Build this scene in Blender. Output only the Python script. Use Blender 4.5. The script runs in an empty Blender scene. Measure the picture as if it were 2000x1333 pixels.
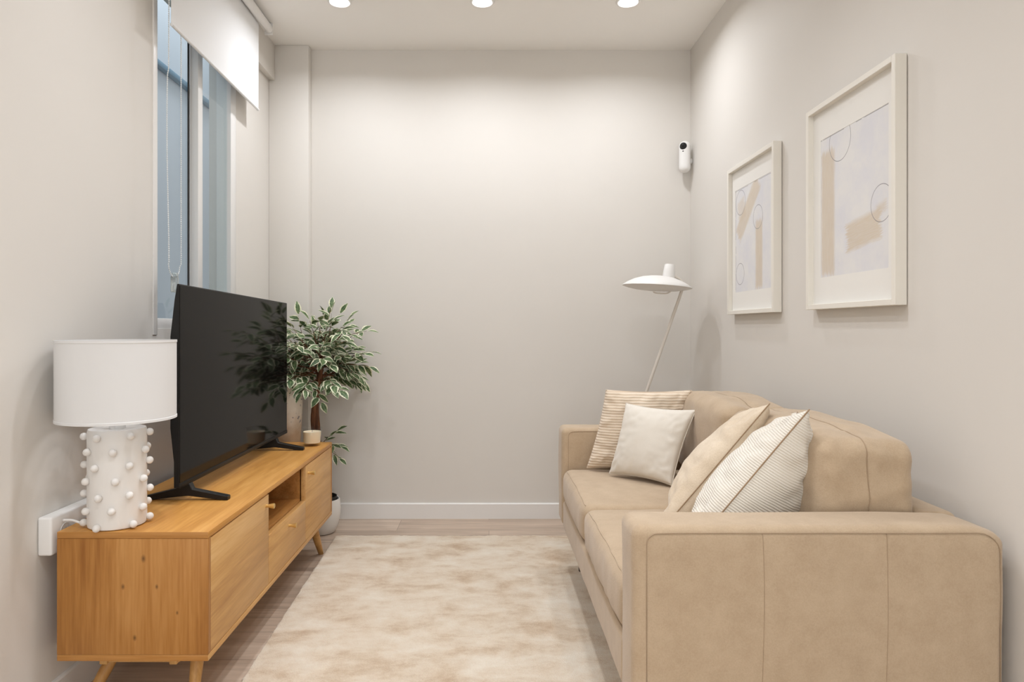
import bpy, bmesh, math, random
from mathutils import Vector, Matrix, noise

S = bpy.context.scene
COL = S.collection
PI = math.pi

# ------------------------------------------------------------------ camera
H = 1.016                                   # eye height, metres
cam_d = bpy.data.cameras.new('camera')
cam_d.sensor_width = 36.0
cam_d.lens = 36.0 * 1333 / 2000
cam_d.shift_x = 45 / 2000
cam_d.shift_y = -25.5 / 2000
cam_d.clip_start = 0.02
cam = bpy.data.objects.new('camera', cam_d)
COL.objects.link(cam)
cam.location = (0, 0, H)
cam.rotation_euler = (PI / 2, 0, 0)
S.camera = cam

# ------------------------------------------------------------------ world, view
w = bpy.data.worlds.new('sky'); S.world = w
w.use_nodes = True
bg = w.node_tree.nodes['Background']
bg.inputs[0].default_value = (0.84, 0.91, 0.96, 1)
bg.inputs[1].default_value = 0.95
S.view_settings.view_transform = 'Standard'
S.view_settings.look = 'None'
S.view_settings.exposure = 0.14
S.view_settings.gamma = 1.0
S.view_settings.use_curve_mapping = False

# ------------------------------------------------------------------ large lights
def area(name, loc, rot, sx, sy, power, col, shape='RECTANGLE', spread=PI):
    l = bpy.data.lights.new(name, 'AREA')
    l.shape = shape; l.size = sx
    if shape in ('RECTANGLE', 'ELLIPSE'): l.size_y = sy
    l.energy = power; l.color = col; l.spread = spread
    o = bpy.data.objects.new(name, l); COL.objects.link(o)
    o.location = loc; o.rotation_euler = rot
    return o
# added fill light at an assumed, unseen window behind the viewer
area('assumed_daylight', (0.0, -2.62, 1.45), (-PI / 2, 0, PI), 1.7, 1.9, 24, (0.95, 0.98, 1.02))
# added area light standing for sky, brightens the light well outside the left window
area('added_well_light', (-1.6, 3.0, 3.55), (0, 0, 0), .55, 3.4, 40, (0.86, 0.93, 1.0))
LAMP_COL = (0.965, 1.0, 1.06)
LAMP_W = 4.35
FILL_W_MID = 3.1
FILL_W_REAR = 2.8

# ------------------------------------------------------------------ helpers
ORG = {}
def org(o): return ORG.get(o.name, Vector((0, 0, 0)))

def obj(name, bm, m, parent=None, sharp=35, smooth=True, origin=None):
    o_ = org(parent) if parent else Vector(origin or (0, 0, 0))
    me = bpy.data.meshes.new(name)
    for v in bm.verts: v.co -= o_
    bm.normal_update()
    bm.to_mesh(me); bm.free()
    if smooth:
        for p in me.polygons: p.use_smooth = True
        if sharp: me.set_sharp_from_angle(angle=math.radians(sharp))
    if m: me.materials.append(m)
    o = bpy.data.objects.new(name, me); COL.objects.link(o)
    if parent:
        o.parent = parent
    else:
        o.location = o_
    ORG[o.name] = o_.copy()
    return o

def tag(o, label, cat, group=None, kind=None):
    o['label'] = label; o['category'] = cat
    if group: o['group'] = group
    if kind: o['kind'] = kind
    return o

def thing(name, loc, label, cat, group=None):
    o = bpy.data.objects.new(name, None); COL.objects.link(o)
    o.location = loc; o.empty_display_size = 0.05
    ORG[o.name] = Vector(loc)
    return tag(o, label, cat, group)

def struct(name, bm, m, parent=None, **k):
    o = obj(name, bm, m, parent, **k)
    if not parent: o['kind'] = 'structure'
    return o

def box(bm, x0, x1, y0, y1, z0, z1, bev=0, seg=2):
    b = bmesh.new()
    vs = [b.verts.new((x, y, z)) for x in (x0, x1) for y in (y0, y1) for z in (z0, z1)]
    for f in ((0, 1, 3, 2), (4, 6, 7, 5), (0, 4, 5, 1), (2, 3, 7, 6), (0, 2, 6, 4), (1, 5, 7, 3)):
        b.faces.new([vs[i] for i in f])
    if bev:
        bmesh.ops.bevel(b, geom=b.edges[:] , offset=bev, segments=seg, profile=0.5, affect='EDGES')
    merge(bm, b)
    return bm

def merge(bm, b):
    me = bpy.data.meshes.new('tmp'); b.to_mesh(me); b.free()
    bm.from_mesh(me); bpy.data.meshes.remove(me)

def B(*a, **k): return box(bmesh.new(), *a, **k)

def prism(bm, pts, axis, a0, a1, bev=0, seg=2):
    """closed outline pts (two coordinates) pushed along axis from a0 to a1"""
    b = bmesh.new()
    def mk(p, a):
        if axis == 'y': return (p[0], a, p[1])
        if axis == 'x': return (a, p[0], p[1])
        return (p[0], p[1], a)
    A = [b.verts.new(mk(p, a0)) for p in pts]; C = [b.verts.new(mk(p, a1)) for p in pts]
    n = len(pts)
    b.faces.new(A); b.faces.new(C[::-1])
    for i in range(n): b.faces.new((A[i], C[i], C[(i + 1) % n], A[(i + 1) % n]))
    bmesh.ops.recalc_face_normals(b, faces=b.faces)
    if bev: bmesh.ops.bevel(b, geom=b.edges[:], offset=bev, segments=seg, profile=0.5, affect='EDGES')
    merge(bm, b); return bm

def lathe(bm, prof, c, n=48, cap=True):
    rings = []
    for r, z in prof:
        if r < 1e-6: rings.append([bm.verts.new((c[0], c[1], c[2] + z))])
        else: rings.append([bm.verts.new((c[0] + r * math.cos(2 * PI * i / n), c[1] + r * math.sin(2 * PI * i / n), c[2] + z)) for i in range(n)])
    for a, b in zip(rings, rings[1:]):
        for i in range(n):
            j = (i + 1) % n
            if len(a) == 1 and len(b) == 1: continue
            if len(a) == 1: bm.faces.new((a[0], b[j], b[i]))
            elif len(b) == 1: bm.faces.new((a[i], a[j], b[0]))
            else: bm.faces.new((a[i], a[j], b[j], b[i]))
    if cap:
        if len(rings[0]) > 1: bm.faces.new(rings[0][::-1])
        if len(rings[-1]) > 1: bm.faces.new(rings[-1])
    return bm

def tube(bm, pts, r, n=8, closed=False, radii=None):
    P = [Vector(p) for p in pts]; m = len(P)
    up = None; rings = []
    for i in range(m):
        if closed: t = (P[(i + 1) % m] - P[i - 1])
        else: t = P[min(i + 1, m - 1)] - P[max(i - 1, 0)]
        if t.length < 1e-9: t = Vector((0, 0, 1))
        t.normalize()
        if up is None:
            up = Vector((0, 0, 1)) if abs(t.z) < 0.9 else Vector((1, 0, 0))
        u = (up - t * up.dot(t))
        if u.length < 1e-6: u = t.orthogonal()
        u.normalize(); up = u; v = t.cross(u)
        rr = radii[i] if radii else r
        rings.append([bm.verts.new(P[i] + (u * math.cos(2 * PI * k / n) + v * math.sin(2 * PI * k / n)) * rr) for k in range(n)])
    rng = range(m) if closed else range(m - 1)
    for i in rng:
        a, b = rings[i], rings[(i + 1) % m]
        for k in range(n): bm.faces.new((a[k], a[(k + 1) % n], b[(k + 1) % n], b[k]))
    if not closed:
        bm.faces.new(rings[0][::-1]); bm.faces.new(rings[-1])
    return bm

def ball(bm, c, r, u=12, v=8):
    bmesh.ops.create_uvsphere(bm, u_segments=u, v_segments=v, radius=r, matrix=Matrix.Translation(c)); return bm

def spline(pts, n):
    P = [Vector(p) for p in pts]; out = []
    for i in range(len(P) - 1):
        p0 = P[max(i - 1, 0)]; p1 = P[i]; p2 = P[i + 1]; p3 = P[min(i + 2, len(P) - 1)]
        for k in range(n):
            t = k / n
            out.append(0.5 * ((2 * p1) + (p2 - p0) * t + (2 * p0 - 5 * p1 + 4 * p2 - p3) * t * t + (3 * p1 - p0 - 3 * p2 + p3) * t ** 3))
    out.append(P[-1]); return out

def softbox(bm, lo, hi, r, cell=0.03, disp=None, rs=5):
    """box with round edges on a fine grid, so it can be puffed and creased"""
    ax = []
    for k in range(3):
        a, b = lo[k], hi[k]
        s = [a + r * (1 - math.cos(PI / 2 * i / rs)) * 1.0 for i in range(rs)]
        n = max(1, int((b - a - 2 * r) / cell))
        mid = [a + r + (b - a - 2 * r) * i / n for i in range(n + 1)]
        e = [b - (x - a) for x in s][::-1]
        ax.append(s + mid + e)
    b = bmesh.new(); seen = {}
    def V(p):
        key = tuple(round(c, 6) for c in p)
        if key in seen: return seen[key]
        q = Vector([min(max(p[k], lo[k] + r), hi[k] - r) for k in range(3)])
        d = Vector(p) - q
        # move the square-edged sample onto the round
        if d.length > 1e-9:
            nz = [abs(x) > 1e-9 for x in d]
            d = d.normalized() * r
        pt = q + d
        if disp: pt = pt + disp(pt, d.normalized() if d.length > 0 else Vector((0, 0, 0)))
        v = b.verts.new(pt); seen[key] = v; return v
    for k in range(3):
        i, j = (k + 1) % 3, (k + 2) % 3
        for side in (lo[k], hi[k]):
            for u in range(len(ax[i]) - 1):
                for w_ in range(len(ax[j]) - 1):
                    c = []
                    for (du, dw) in ((0, 0), (1, 0), (1, 1), (0, 1)):
                        p = [0, 0, 0]; p[k] = side; p[i] = ax[i][u + du]; p[j] = ax[j][w_ + dw]
                        c.append(V(p))
                    if len(set(c)) < 3: continue
                    c2 = list(dict.fromkeys(c))
                    try: b.faces.new(c2)
                    except ValueError: pass
    bmesh.ops.recalc_face_normals(b, faces=b.faces)
    merge(bm, b); return bm

# ------------------------------------------------------------------ materials
def lin(c):
    return tuple(((x / 255) / 12.92 if x / 255 <= 0.04045 else ((x / 255 + 0.055) / 1.055) ** 2.4) for x in c) + (1,)

class N:
    """small wrapper for building node graphs"""
    def __init__(s, name):
        s.m = bpy.data.materials.new(name); s.m.use_nodes = True
        s.t = s.m.node_tree; s.b = s.t.nodes['Principled BSDF']; s.out = s.t.nodes['Material Output']
    def new(s, t, **k):
        n = s.t.nodes.new(t)
        for a, v in k.items(): setattr(n, a, v)
        return n
    def put(s, sock, v):
        if isinstance(v, bpy.types.NodeSocket): s.t.links.new(v, sock)
        else: sock.default_value = v
    def math(s, op, a, b=0.0, c=0.0, clamp=False):
        n = s.new('ShaderNodeMath', operation=op, use_clamp=clamp)
        s.put(n.inputs[0], a); s.put(n.inputs[1], b); s.put(n.inputs[2], c)
        return n.outputs[0]
    def co(s, kind='Object'): return s.new('ShaderNodeTexCoord').outputs[kind]
    def xyz(s, v):
        n = s.new('ShaderNodeSeparateXYZ'); s.put(n.inputs[0], v); return n.outputs
    def map(s, v, scale=(1, 1, 1), rot=(0, 0, 0), loc=(0, 0, 0)):
        n = s.new('ShaderNodeMapping'); s.put(n.inputs[0], v)
        n.inputs['Scale'].default_value = scale; n.inputs['Rotation'].default_value = rot; n.inputs['Location'].default_value = loc
        return n.outputs[0]
    def noise(s, v, scale, detail=4, rough=0.55, dist=0.0):
        n = s.new('ShaderNodeTexNoise'); s.put(n.inputs['Vector'], v)
        n.inputs['Scale'].default_value = scale; n.inputs['Detail'].default_value = detail
        n.inputs['Roughness'].default_value = rough; n.inputs['Distortion'].default_value = dist
        return n.outputs[0]
    def ramp(s, f, stops):
        n = s.new('ShaderNodeValToRGB'); s.put(n.inputs[0], f); e = n.color_ramp.elements
        while len(e) < len(stops): e.new(0.5)
        for i, (p, c) in enumerate(stops):
            e[i].position = p; e[i].color = lin(c) if len(c) == 3 else c
        return n.outputs[0]
    def mix(s, f, a, b, mode='MIX'):
        n = s.new('ShaderNodeMix', data_type='RGBA', blend_type=mode)
        s.put(n.inputs[0], f); s.put(n.inputs[6], a); s.put(n.inputs[7], b)
        return n.outputs[2]
    def bump(s, h, strength=0.3, dist=0.002):
        n = s.new('ShaderNodeBump'); n.inputs['Strength'].default_value = strength
        n.inputs['Distance'].default_value = dist; s.put(n.inputs['Height'], h)
        s.t.links.new(n.outputs[0], s.b.inputs['Normal'])
    def set(s, **k):
        for a, v in k.items():
            s.put(s.b.inputs[a.replace('_', ' ')], v)
        return s.m

def plain(name, rgb, rough=0.5, metal=0.0, spec=0.5, var=0.0):
    n = N(name)
    c = lin(rgb)
    if var:
        f = n.noise(n.co(), 9, 3)
        d = tuple(x * (1 - var) for x in c[:3]) + (1,)
        c = n.mix(f, d, c)
    n.set(Base_Color=c, Roughness=rough, Metallic=metal)
    n.b.inputs['Specular IOR Level'].default_value = spec
    return n.m

def paint(name, rgb, bump=0.06):
    n = N(name); v = n.co()
    f = n.noise(v, 2.5, 3)
    c = n.mix(f, lin(rgb), lin([min(255, x + 4) for x in rgb]))
    n.bump(n.noise(v, 160, 3), bump, 0.001)
    n.set(Base_Color=c, Roughness=0.62); n.b.inputs['Specular IOR Level'].default_value = 0.3
    return n.m

def wood(name, along, base, dark, light, knots=()):
    """fine grain running along one axis of the thing"""
    n = N(name); v = n.co()
    k = {'x': (1.2, 16, 16), 'y': (16, 1.2, 16), 'z': (16, 16, 1.2)}[along]
    k2 = {'x': (8, 150, 150), 'y': (150, 8, 150), 'z': (150, 150, 8)}[along]
    k3 = {'x': (0.8, 4, 4), 'y': (4, 0.8, 4), 'z': (4, 4, 0.8)}[along]
    big = n.noise(n.map(v, k), 1.0, 4, 0.6, 0.7)
    fine = n.noise(n.map(v, k2), 1.0, 2, 0.6)
    wide = n.noise(n.map(v, k3), 1.3, 2, 0.5, 0.4)
    f = n.math('ADD', n.math('MULTIPLY', big, 0.5), n.math('ADD', n.math('MULTIPLY', fine, 0.22), n.math('MULTIPLY', wide, 0.3)))
    c = n.ramp(f, [(0.38, dark), (0.52, base), (0.65, light)])
    for kx, ky, kz, kr in knots:
        dd = n.new('ShaderNodeVectorMath', operation='DISTANCE'); n.put(dd.inputs[0], n.map(v, (1, 1, .62))); dd.inputs[1].default_value = (kx, ky, kz * .62)
        c = n.mix(n.math('MULTIPLY', n.math('SUBTRACT', 1.0, n.math('DIVIDE', dd.outputs['Value'], kr), clamp=True), .85), c, lin([x * 0.55 for x in dark]))
    n.bump(fine, 0.08, 0.0006)
    n.set(Base_Color=c, Roughness=n.math('ADD', 0.36, n.math('MULTIPLY', fine, 0.16)))
    n.b.inputs['Specular IOR Level'].default_value = 0.4
    return n.m

def fabric(name, c0, c1, scale=26, weave=520, bump=0.25, rib=None, rough=0.9, sheen=0.25):
    n = N(name); v = n.co()
    big = n.noise(v, scale, 5, 0.65)
    cl = n.noise(n.map(v, (weave, weave, weave)), 1.0, 2)
    f = n.math('ADD', n.math('MULTIPLY', big, 0.65), n.math('MULTIPLY', cl, 0.35))
    c = n.ramp(f, [(0.3, c0), (0.7, c1)])
    h = n.math('ADD', n.math('MULTIPLY', cl, 0.7), n.math('MULTIPLY', big, 0.3))
    if rib:
        axis, freq, dcol, depth = rib
        p = n.xyz(v)[axis]
        wob = n.math('MULTIPLY', n.noise(v, 9, 2), 0.006)
        sgn = n.math('SINE', n.math('MULTIPLY', n.math('ADD', p, wob), freq))
        k = n.math('POWER', n.math('ADD', n.math('MULTIPLY', sgn, 0.5), 0.5), 1.6)
        c = n.mix(n.math('MULTIPLY', k, depth), c, lin(dcol))
        h = n.math('SUBTRACT', h, n.math('MULTIPLY', k, 1.5))
    n.bump(h, bump, 0.0022)
    n.set(Base_Color=c, Roughness=rough)
    n.b.inputs['Specular IOR Level'].default_value = 0.15
    n.b.inputs['Sheen Weight'].default_value = sheen
    n.b.inputs['Sheen Roughness'].default_value = 0.5
    return n.m

M_wall = paint('wall_paint', (221, 216, 209))
M_ceil = paint('ceiling_paint', (244, 241, 236), 0.03)
M_trim = plain('white_trim_paint', (236, 233, 229), 0.4)
M_frame_white = plain('white_window_frame', (233, 231, 228), 0.35)
M_white_plastic = plain('white_plastic', (236, 234, 231), 0.35)
M_black = plain('black_plastic', (18, 17, 16), 0.42, spec=0.35)
M_dark = plain('dark_rubber', (40, 38, 36), 0.6)
M_brass = plain('brushed_brass', (226, 190, 120), 0.32, metal=0.75)
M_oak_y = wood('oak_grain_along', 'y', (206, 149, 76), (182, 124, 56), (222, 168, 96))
M_oak_z = wood('oak_upright_shaded', 'z', (176, 121, 59), (146, 92, 38), (196, 142, 80), [((px - 955) / 764 + .9115, 1.745 - 2.4335, H - (py - 641) / 764, r_) for px, py, r_ in ((280, 1092, .0075), (240, 1147, .006), (306, 1147, .005), (346, 1198, .004), (263, 1247, .006))])  # same oak, darkened: the shade of the less lit side panels is in its colour
M_oak_end_shade = wood('oak_end_shaded', 'x', (176, 121, 59), (150, 97, 42), (192, 138, 76))  # shaded copy of the oak for end-facing slab faces, no separate banding
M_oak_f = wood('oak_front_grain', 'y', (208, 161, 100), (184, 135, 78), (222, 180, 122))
M_oak_in = wood('oak_inside', 'y', (184, 130, 70), (150, 100, 46), (204, 152, 90))
M_oak_leg = wood('oak_leg', 'z', (192, 146, 86), (166, 118, 62), (210, 166, 106))
M_sofa = fabric('sofa_brushed_fabric', (178, 155, 128), (196, 174, 147), scale=16, weave=300, bump=.35)
M_sofa_seam = fabric('sofa_seam', (160, 137, 111), (176, 153, 127))
M_ceramic = plain('white_ceramic', (236, 232, 227), 0.5, var=0.03)

# ------------------------------------------------------------------ room
XL, XR, YB, YF, ZC = -1.154, 1.074, 3.642, -2.55, 2.5
WY0, WY1, WZ0, WZ1 = 2.367, 3.107, 1.012, 2.30      # window opening in the left wall

def floor_mat():
    n = N('grey_oak_laminate'); v = n.co()
    br = n.new('ShaderNodeTexBrick'); n.put(br.inputs['Vector'], v)
    br.offset = 0.37; br.inputs['Scale'].default_value = 1.0
    br.inputs['Brick Width'].default_value = 1.25; br.inputs['Row Height'].default_value = 0.19
    br.inputs['Mortar Size'].default_value = 0.0016; br.inputs['Mortar Smooth'].default_value = 0.1
    br.inputs['Color1'].default_value = (0, 0, 0, 1); br.inputs['Color2'].default_value = (1, 1, 1, 1)
    br.inputs['Mortar'].default_value = (0.5, 0.5, 0.5, 1)
    g = n.noise(n.map(v, (1.6, 26, 1)), 1.0, 5, 0.65, 0.6)
    g2 = n.noise(n.map(v, (6, 190, 1)), 1.0, 2)
    f = n.math('ADD', n.math('MULTIPLY', g, 0.6), n.math('ADD', n.math('MULTIPLY', g2, 0.22), n.math('MULTIPLY', br.outputs[0], 0.14)))
    c = n.ramp(f, [(0.3, (158, 138, 121)), (0.5, (199, 178, 159)), (0.7, (222, 204, 186))])
    c = n.mix(n.math('MULTIPLY', br.outputs[1], 0.5), c, lin((112, 94, 82)))
    n.bump(g2, 0.08, 0.0006)
    n.set(Base_Color=c, Roughness=0.42); n.b.inputs['Specular IOR Level'].default_value = 0.4
    return n.m

struct('floor', B(XL - .2, XR + .2, YF - .2, YB + .2, -0.12, 0), floor_mat(), smooth=False)
struct('ceiling', B(XL - .2, XR + .2, YF - .2, YB + .2, ZC, ZC + .12), M_ceil, smooth=False)
struct('wall_back', B(XL - .2, XR + .2, YB, YB + .2, 0, ZC), M_wall, smooth=False)
struct('wall_right', B(XR, XR + .2, YF, YB, 0, ZC), M_wall, smooth=False)
bm = bmesh.new()
box(bm, XL - .12, XL, YF, WY0, 0, ZC)
box(bm, XL - .12, XL, WY1, YB, 0, ZC)
box(bm, XL - .12, XL, WY0, WY1, 0, WZ0)
box(bm, XL - .12, XL, WY0, WY1, WZ1, ZC)
struct('wall_left', bm, M_wall, smooth=False)
bm = bmesh.new()                                     # wall behind the viewer with a wide window, assumed and out of view
box(bm, XL, -.9, YF - .2, YF, 0, ZC); box(bm, .9, XR, YF - .2, YF, 0, ZC)
box(bm, -.9, .9, YF - .2, YF, 0, .45); box(bm, -.9, .9, YF - .2, YF, 2.45, ZC)
struct('wall_front', bm, M_wall, smooth=False)
# square pilaster in the far left corner and the boxed beam over the window
struct('trim_1', B(XL, -0.946, 3.577, YB, 0, ZC, bev=0.003), M_wall)
struct('trim_2', B(XL, -1.122, 1.2, 3.577, 2.315, ZC, bev=0.002), M_wall)

def baseboard(name, pts_axis, a0, a1, wall, side):
    t = 0.012; h = 0.082
    bm = bmesh.new()
    if pts_axis == 'x':
        prism(bm, [(wall, 0), (wall - t, 0), (wall - t, h - .004), (wall - t + .004, h), (wall, h)], 'x', a0, a1)
    else:
        prism(bm, [(wall, 0), (wall + side * t, 0), (wall + side * t, h - .004), (wall + side * (t - .004), h), (wall, h)], 'y', a0, a1)
    struct(name, bm, M_trim, sharp=20)
baseboard('baseboard_back', 'x', -0.946, XR, YB, -1)
baseboard('baseboard_left', 'y', YF, 3.577, XL, 1)
baseboard('baseboard_right', 'y', YF, YB - .013, XR, -1)

# ------------------------------------------------------------------ window
def glass_mat(name='window_glass', tint=(0.93, 0.97, 0.97, 1), ior=1.35):
    n = N(name); t = n.t
    n.t.nodes.remove(n.b)
    tr = n.new('ShaderNodeBsdfTransparent'); tr.inputs[0].default_value = tint
    gl = n.new('ShaderNodeBsdfGlossy'); gl.inputs['Roughness'].default_value = 0.03
    gl.inputs['Color'].default_value = (0.9, 0.95, 1, 1)
    fr = n.new('ShaderNodeFresnel'); fr.inputs['IOR'].default_value = ior
    mx = n.new('ShaderNodeMixShader')
    ge = n.new('ShaderNodeNewGeometry')
    fac = n.math('MULTIPLY', fr.outputs[0], n.math('SUBTRACT', 1.0, ge.outputs['Backfacing']))
    t.links.new(fac, mx.inputs[0]); t.links.new(tr.outputs[0], mx.inputs[1]); t.links.new(gl.outputs[0], mx.inputs[2])
    t.links.new(mx.outputs[0], n.out.inputs[0])
    return n.m
M_glass = glass_mat()
win = bpy.data.objects.new('window_1', None); COL.objects.link(win)
win.location = (XL, (WY0 + WY1) / 2, WZ0); ORG['window_1'] = Vector(win.location); win['kind'] = 'structure'
bm = bmesh.new()
fx0, fx1 = -1.215, -1.150
box(bm, fx0, fx1, WY1 - .066, WY1 - .003, WZ0, WZ1, .002)          # far stile
box(bm, fx0, -1.187, WY0, WY0 + .03, WZ0, WZ1, .002)
box(bm, fx0, -1.158, WY0, WY1 - .004, WZ0, WZ0 + .038, .002)
box(bm, fx0, -1.158, WY0, WY1 - .004, WZ1 - .04, WZ1, .002)
obj('window_frame', bm, M_frame_white, win)
obj('jamb_trim', B(XL - .002, XL + .004, WY0 - .026, WY0 + .002, WZ0 - .02, WZ1, .0015), M_trim, win)
bm = bmesh.new()
box(bm, -1.188, -1.154, 2.709, 2.752, WZ0 + .036, WZ1 - .03, .002)  # meeting stile of the sliding sash
box(bm, -1.192, -1.188, 2.700, 2.709, WZ0 + .036, WZ1 - .03)
obj('meeting_stile', bm, M_frame_white, win)
obj('seal', B(-1.190, -1.187, 2.693, 2.705, WZ0 + .037, WZ1 - .035), M_dark, win)
obj('pane', B(-1.196, -1.192, WY0 + .03, 2.71, WZ0 + .037, WZ1 - .035), M_glass, win, smooth=False)
obj('pane', B(-1.170, -1.166, 2.75, WY1 - .064, WZ0 + .037, WZ1 - .035), M_glass, win, smooth=False)
struct('window_2_assumed', B(-.9, .9, YF - .14, YF - .134, .45, 2.45), M_glass, smooth=False)  # glass of the assumed window behind the viewer, never seen

# light well outside
M_well = paint('light_well_render', (184, 184, 190), 0.15)
bm = bmesh.new()
box(bm, -2.02, -1.9, 1.2, 4.9, -.3, 3.6)
box(bm, -1.9, -1.28, 1.2, 1.3, -.3, 3.6)
struct('wall_lightwell_opposite', bm, M_well, smooth=False)
struct('wall_lightwell_end', B(-1.9, -1.28, 4.8, 4.9, -.3, 3.6), paint('light_well_end_render', (168, 170, 164), 0.15), smooth=False)
struct('trim_3', B(-1.9, -1.86, 1.3, 4.8, 2.50, 2.535, .008), paint('light_well_ledge', (110, 130, 146)))
struct('floor_lightwell', B(-2.02, -1.274, 1.2, 4.9, -.36, -.3), plain('light_well_paving', (150, 150, 146), .8), smooth=False)

# ------------------------------------------------------------------ roller blind
def blind_fabric():
    n = N('white_blind_fabric')
    f = n.noise(n.map(n.co(), (900, 900, 900)), 1, 1)
    n.bump(f, .08, .0005)
    n.set(Base_Color=lin((240, 240, 240)), Roughness=.8); n.b.inputs['Specular IOR Level'].default_value = .2
    return n.m
bl = thing('roller_blind', (-1.09, 2.785, 2.44), 'white roller blind half drawn down over the left window with a bead chain', 'blind')
bt = obj('roller_tube', lathe(bmesh.new(), [(0, 0), (.0185, 0), (.0195, .003), (.0195, .957), (.0185, .96), (0, .96)], (0, 0, 0), 32), M_white_plastic, None)
for v in bt.data.vertices:
    x, y, z = v.co; v.co = Vector((x + .016 + .009, z - .48 + .04, y + .024))
bt.parent = bl; bt.location = (0, 0, 0); ORG[bt.name] = ORG['roller_blind']
bt.data.update()
bm = bmesh.new(); nn = 30
rows = []
for j in range(nn + 1):
    y = 2.343 + (3.228 - 2.343) * j / nn
    col = []
    for k in range(13):
        z = 2.058 - .012 * j / nn + (2.462 - 2.05) * k / 12
        x = -1.090 + .0015 * math.sin(7 * y + 4 * z)
        col.append((x, y, z))
    rows.append(col)
fr = [[bm.verts.new(p) for p in c] for c in rows]; bk = [[bm.verts.new((p[0] - .0012, p[1], p[2])) for p in c] for c in rows]
for g, fl in ((fr, 0), (bk, 1)):
    for j in range(nn):
        for k in range(12):
            q = (g[j][k], g[j + 1][k], g[j + 1][k + 1], g[j][k + 1])
            bm.faces.new(q[::-1] if fl else q)
for j in range(nn):
    bm.faces.new((fr[j][0], bk[j][0], bk[j + 1][0], fr[j + 1][0]))
for k in range(12):
    bm.faces.new((fr[0][k], fr[0][k + 1], bk[0][k + 1], bk[0][k])); bm.faces.new((fr[nn][k], bk[nn][k], bk[nn][k + 1], fr[nn][k + 1]))
fab = obj('blind_fabric', bm, blind_fabric(), bl, sharp=50)
bm = bmesh.new(); tube(bm, [(-1.0905, 2.345, 2.060), (-1.0905, 3.226, 2.048)], .006, 10)
obj('hem_bar', bm, blind_fabric(), fab)
for y in (2.335, 3.317):
    bm = bmesh.new(); box(bm, -1.09, -1.05, y - .003, y + .003, 2.44, 2.498, .002); lathe(bm, [(0, 0), (.006, 0), (.006, .002), (0, .002)], (-1.06, y, 2.496), 12)
    obj('bracket', bm, M_white_plastic, bl)
# bead chain: a long loop
A = Vector((-1.086, 2.325, 0)); Bp = Vector((-1.092, 2.425, 0)); zb = 1.192
loop = []
for z in [2.44 - .02 * i for i in range(61)]:
    q = A.copy(); q.z = z; q.x -= .004 + .007 * math.sin((z - 1.2) * 3.1) ** 2 * (1 if z < 1.9 else .3); loop.append(q)
for i in range(1, 18):
    a = PI * i / 18; c = (A + Bp) / 2
    q = c + (A - Bp) / 2 * math.cos(a); q.z = zb + .05 - .05 * math.sin(a); q.x -= .006; loop.append(q)
for z in [1.24 + .02 * i for i in range(61)]:
    q = Bp.copy(); q.z = z; q.x -= .002; loop.append(q)
bm = bmesh.new(); tube(bm, loop, .0011, 5)
acc = 0
for a, b in zip(loop, loop[1:]):
    L = (b - a).length; t = -acc
    while t + .0075 <= L:
        t += .0075; p = a.lerp(b, t / L)
        bmesh.ops.create_icosphere(bm, subdivisions=1, radius=.0027, matrix=Matrix.Translation(p))
    acc = L - t if t > 0 else acc + L
ch = obj('bead_chain', bm, plain('pearl_bead_plastic', (226, 228, 228), .35), bl, sharp=0)
cl = plain('clear_plastic', (220, 228, 228), .15); cl.node_tree.nodes['Principled BSDF'].inputs['Transmission Weight'].default_value = .75
cc = (A + Bp) / 2
bm = bmesh.new(); box(bm, cc.x - .012, cc.x + .003, cc.y - .017, cc.y + .017, zb - .052, zb + .004, .003)
tube(bm, [(cc.x - .012, cc.y, zb + .008), (cc.x + .004, cc.y, zb + .008)], .009, 12)
obj('chain_tensioner', bm, cl, ch)

# ------------------------------------------------------------------ ceiling lights
def lamp_mat():
    n = N('lamp_lens'); n.set(Base_Color=(1, 1, 1, 1))
    n.b.inputs['Emission Color'].default_value = (1, .95, .88, 1); n.b.inputs['Emission Strength'].default_value = 9
    return n.m
M_lens = lamp_mat()
def downlight(x, y, label, power, spread):
    t = thing('ceiling_downlight', (x, y, ZC), label, 'ceiling light', 'recessed ceiling lights')
    obj('trim_ring', lathe(bmesh.new(), [(.042, -.001), (.046, -.006), (.052, -.006), (.056, -.0005)], (x, y, ZC), 40, cap=False), M_white_plastic, t)
    obj('lens', lathe(bmesh.new(), [(0, -.003), (.030, -.003), (.0425, -.002)], (x, y, ZC), 40, cap=False), M_lens, t)
    area('lamp_light', (x, y, ZC - .007), (0, 0, 0), .09, 0, power, LAMP_COL, 'DISK', spread)
for x, nm in ((-.678, 'left round recessed ceiling light, nearest the window blind'), (-.03, 'middle round recessed ceiling light of the row of three'), (.632, 'right round recessed ceiling light, nearest the wall with the pictures')):
    downlight(x, 3.10, nm, LAMP_W, 2.72)
for y in (1.80, .50, -.80):  # unseen rows of downlights, added and placed to fill the room with light
    for x in (-.62, -.03, .27):
        downlight(x, y, 'round recessed ceiling light added out of view as room fill', FILL_W_MID if y > 1 else FILL_W_REAR, 2.2)

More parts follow.
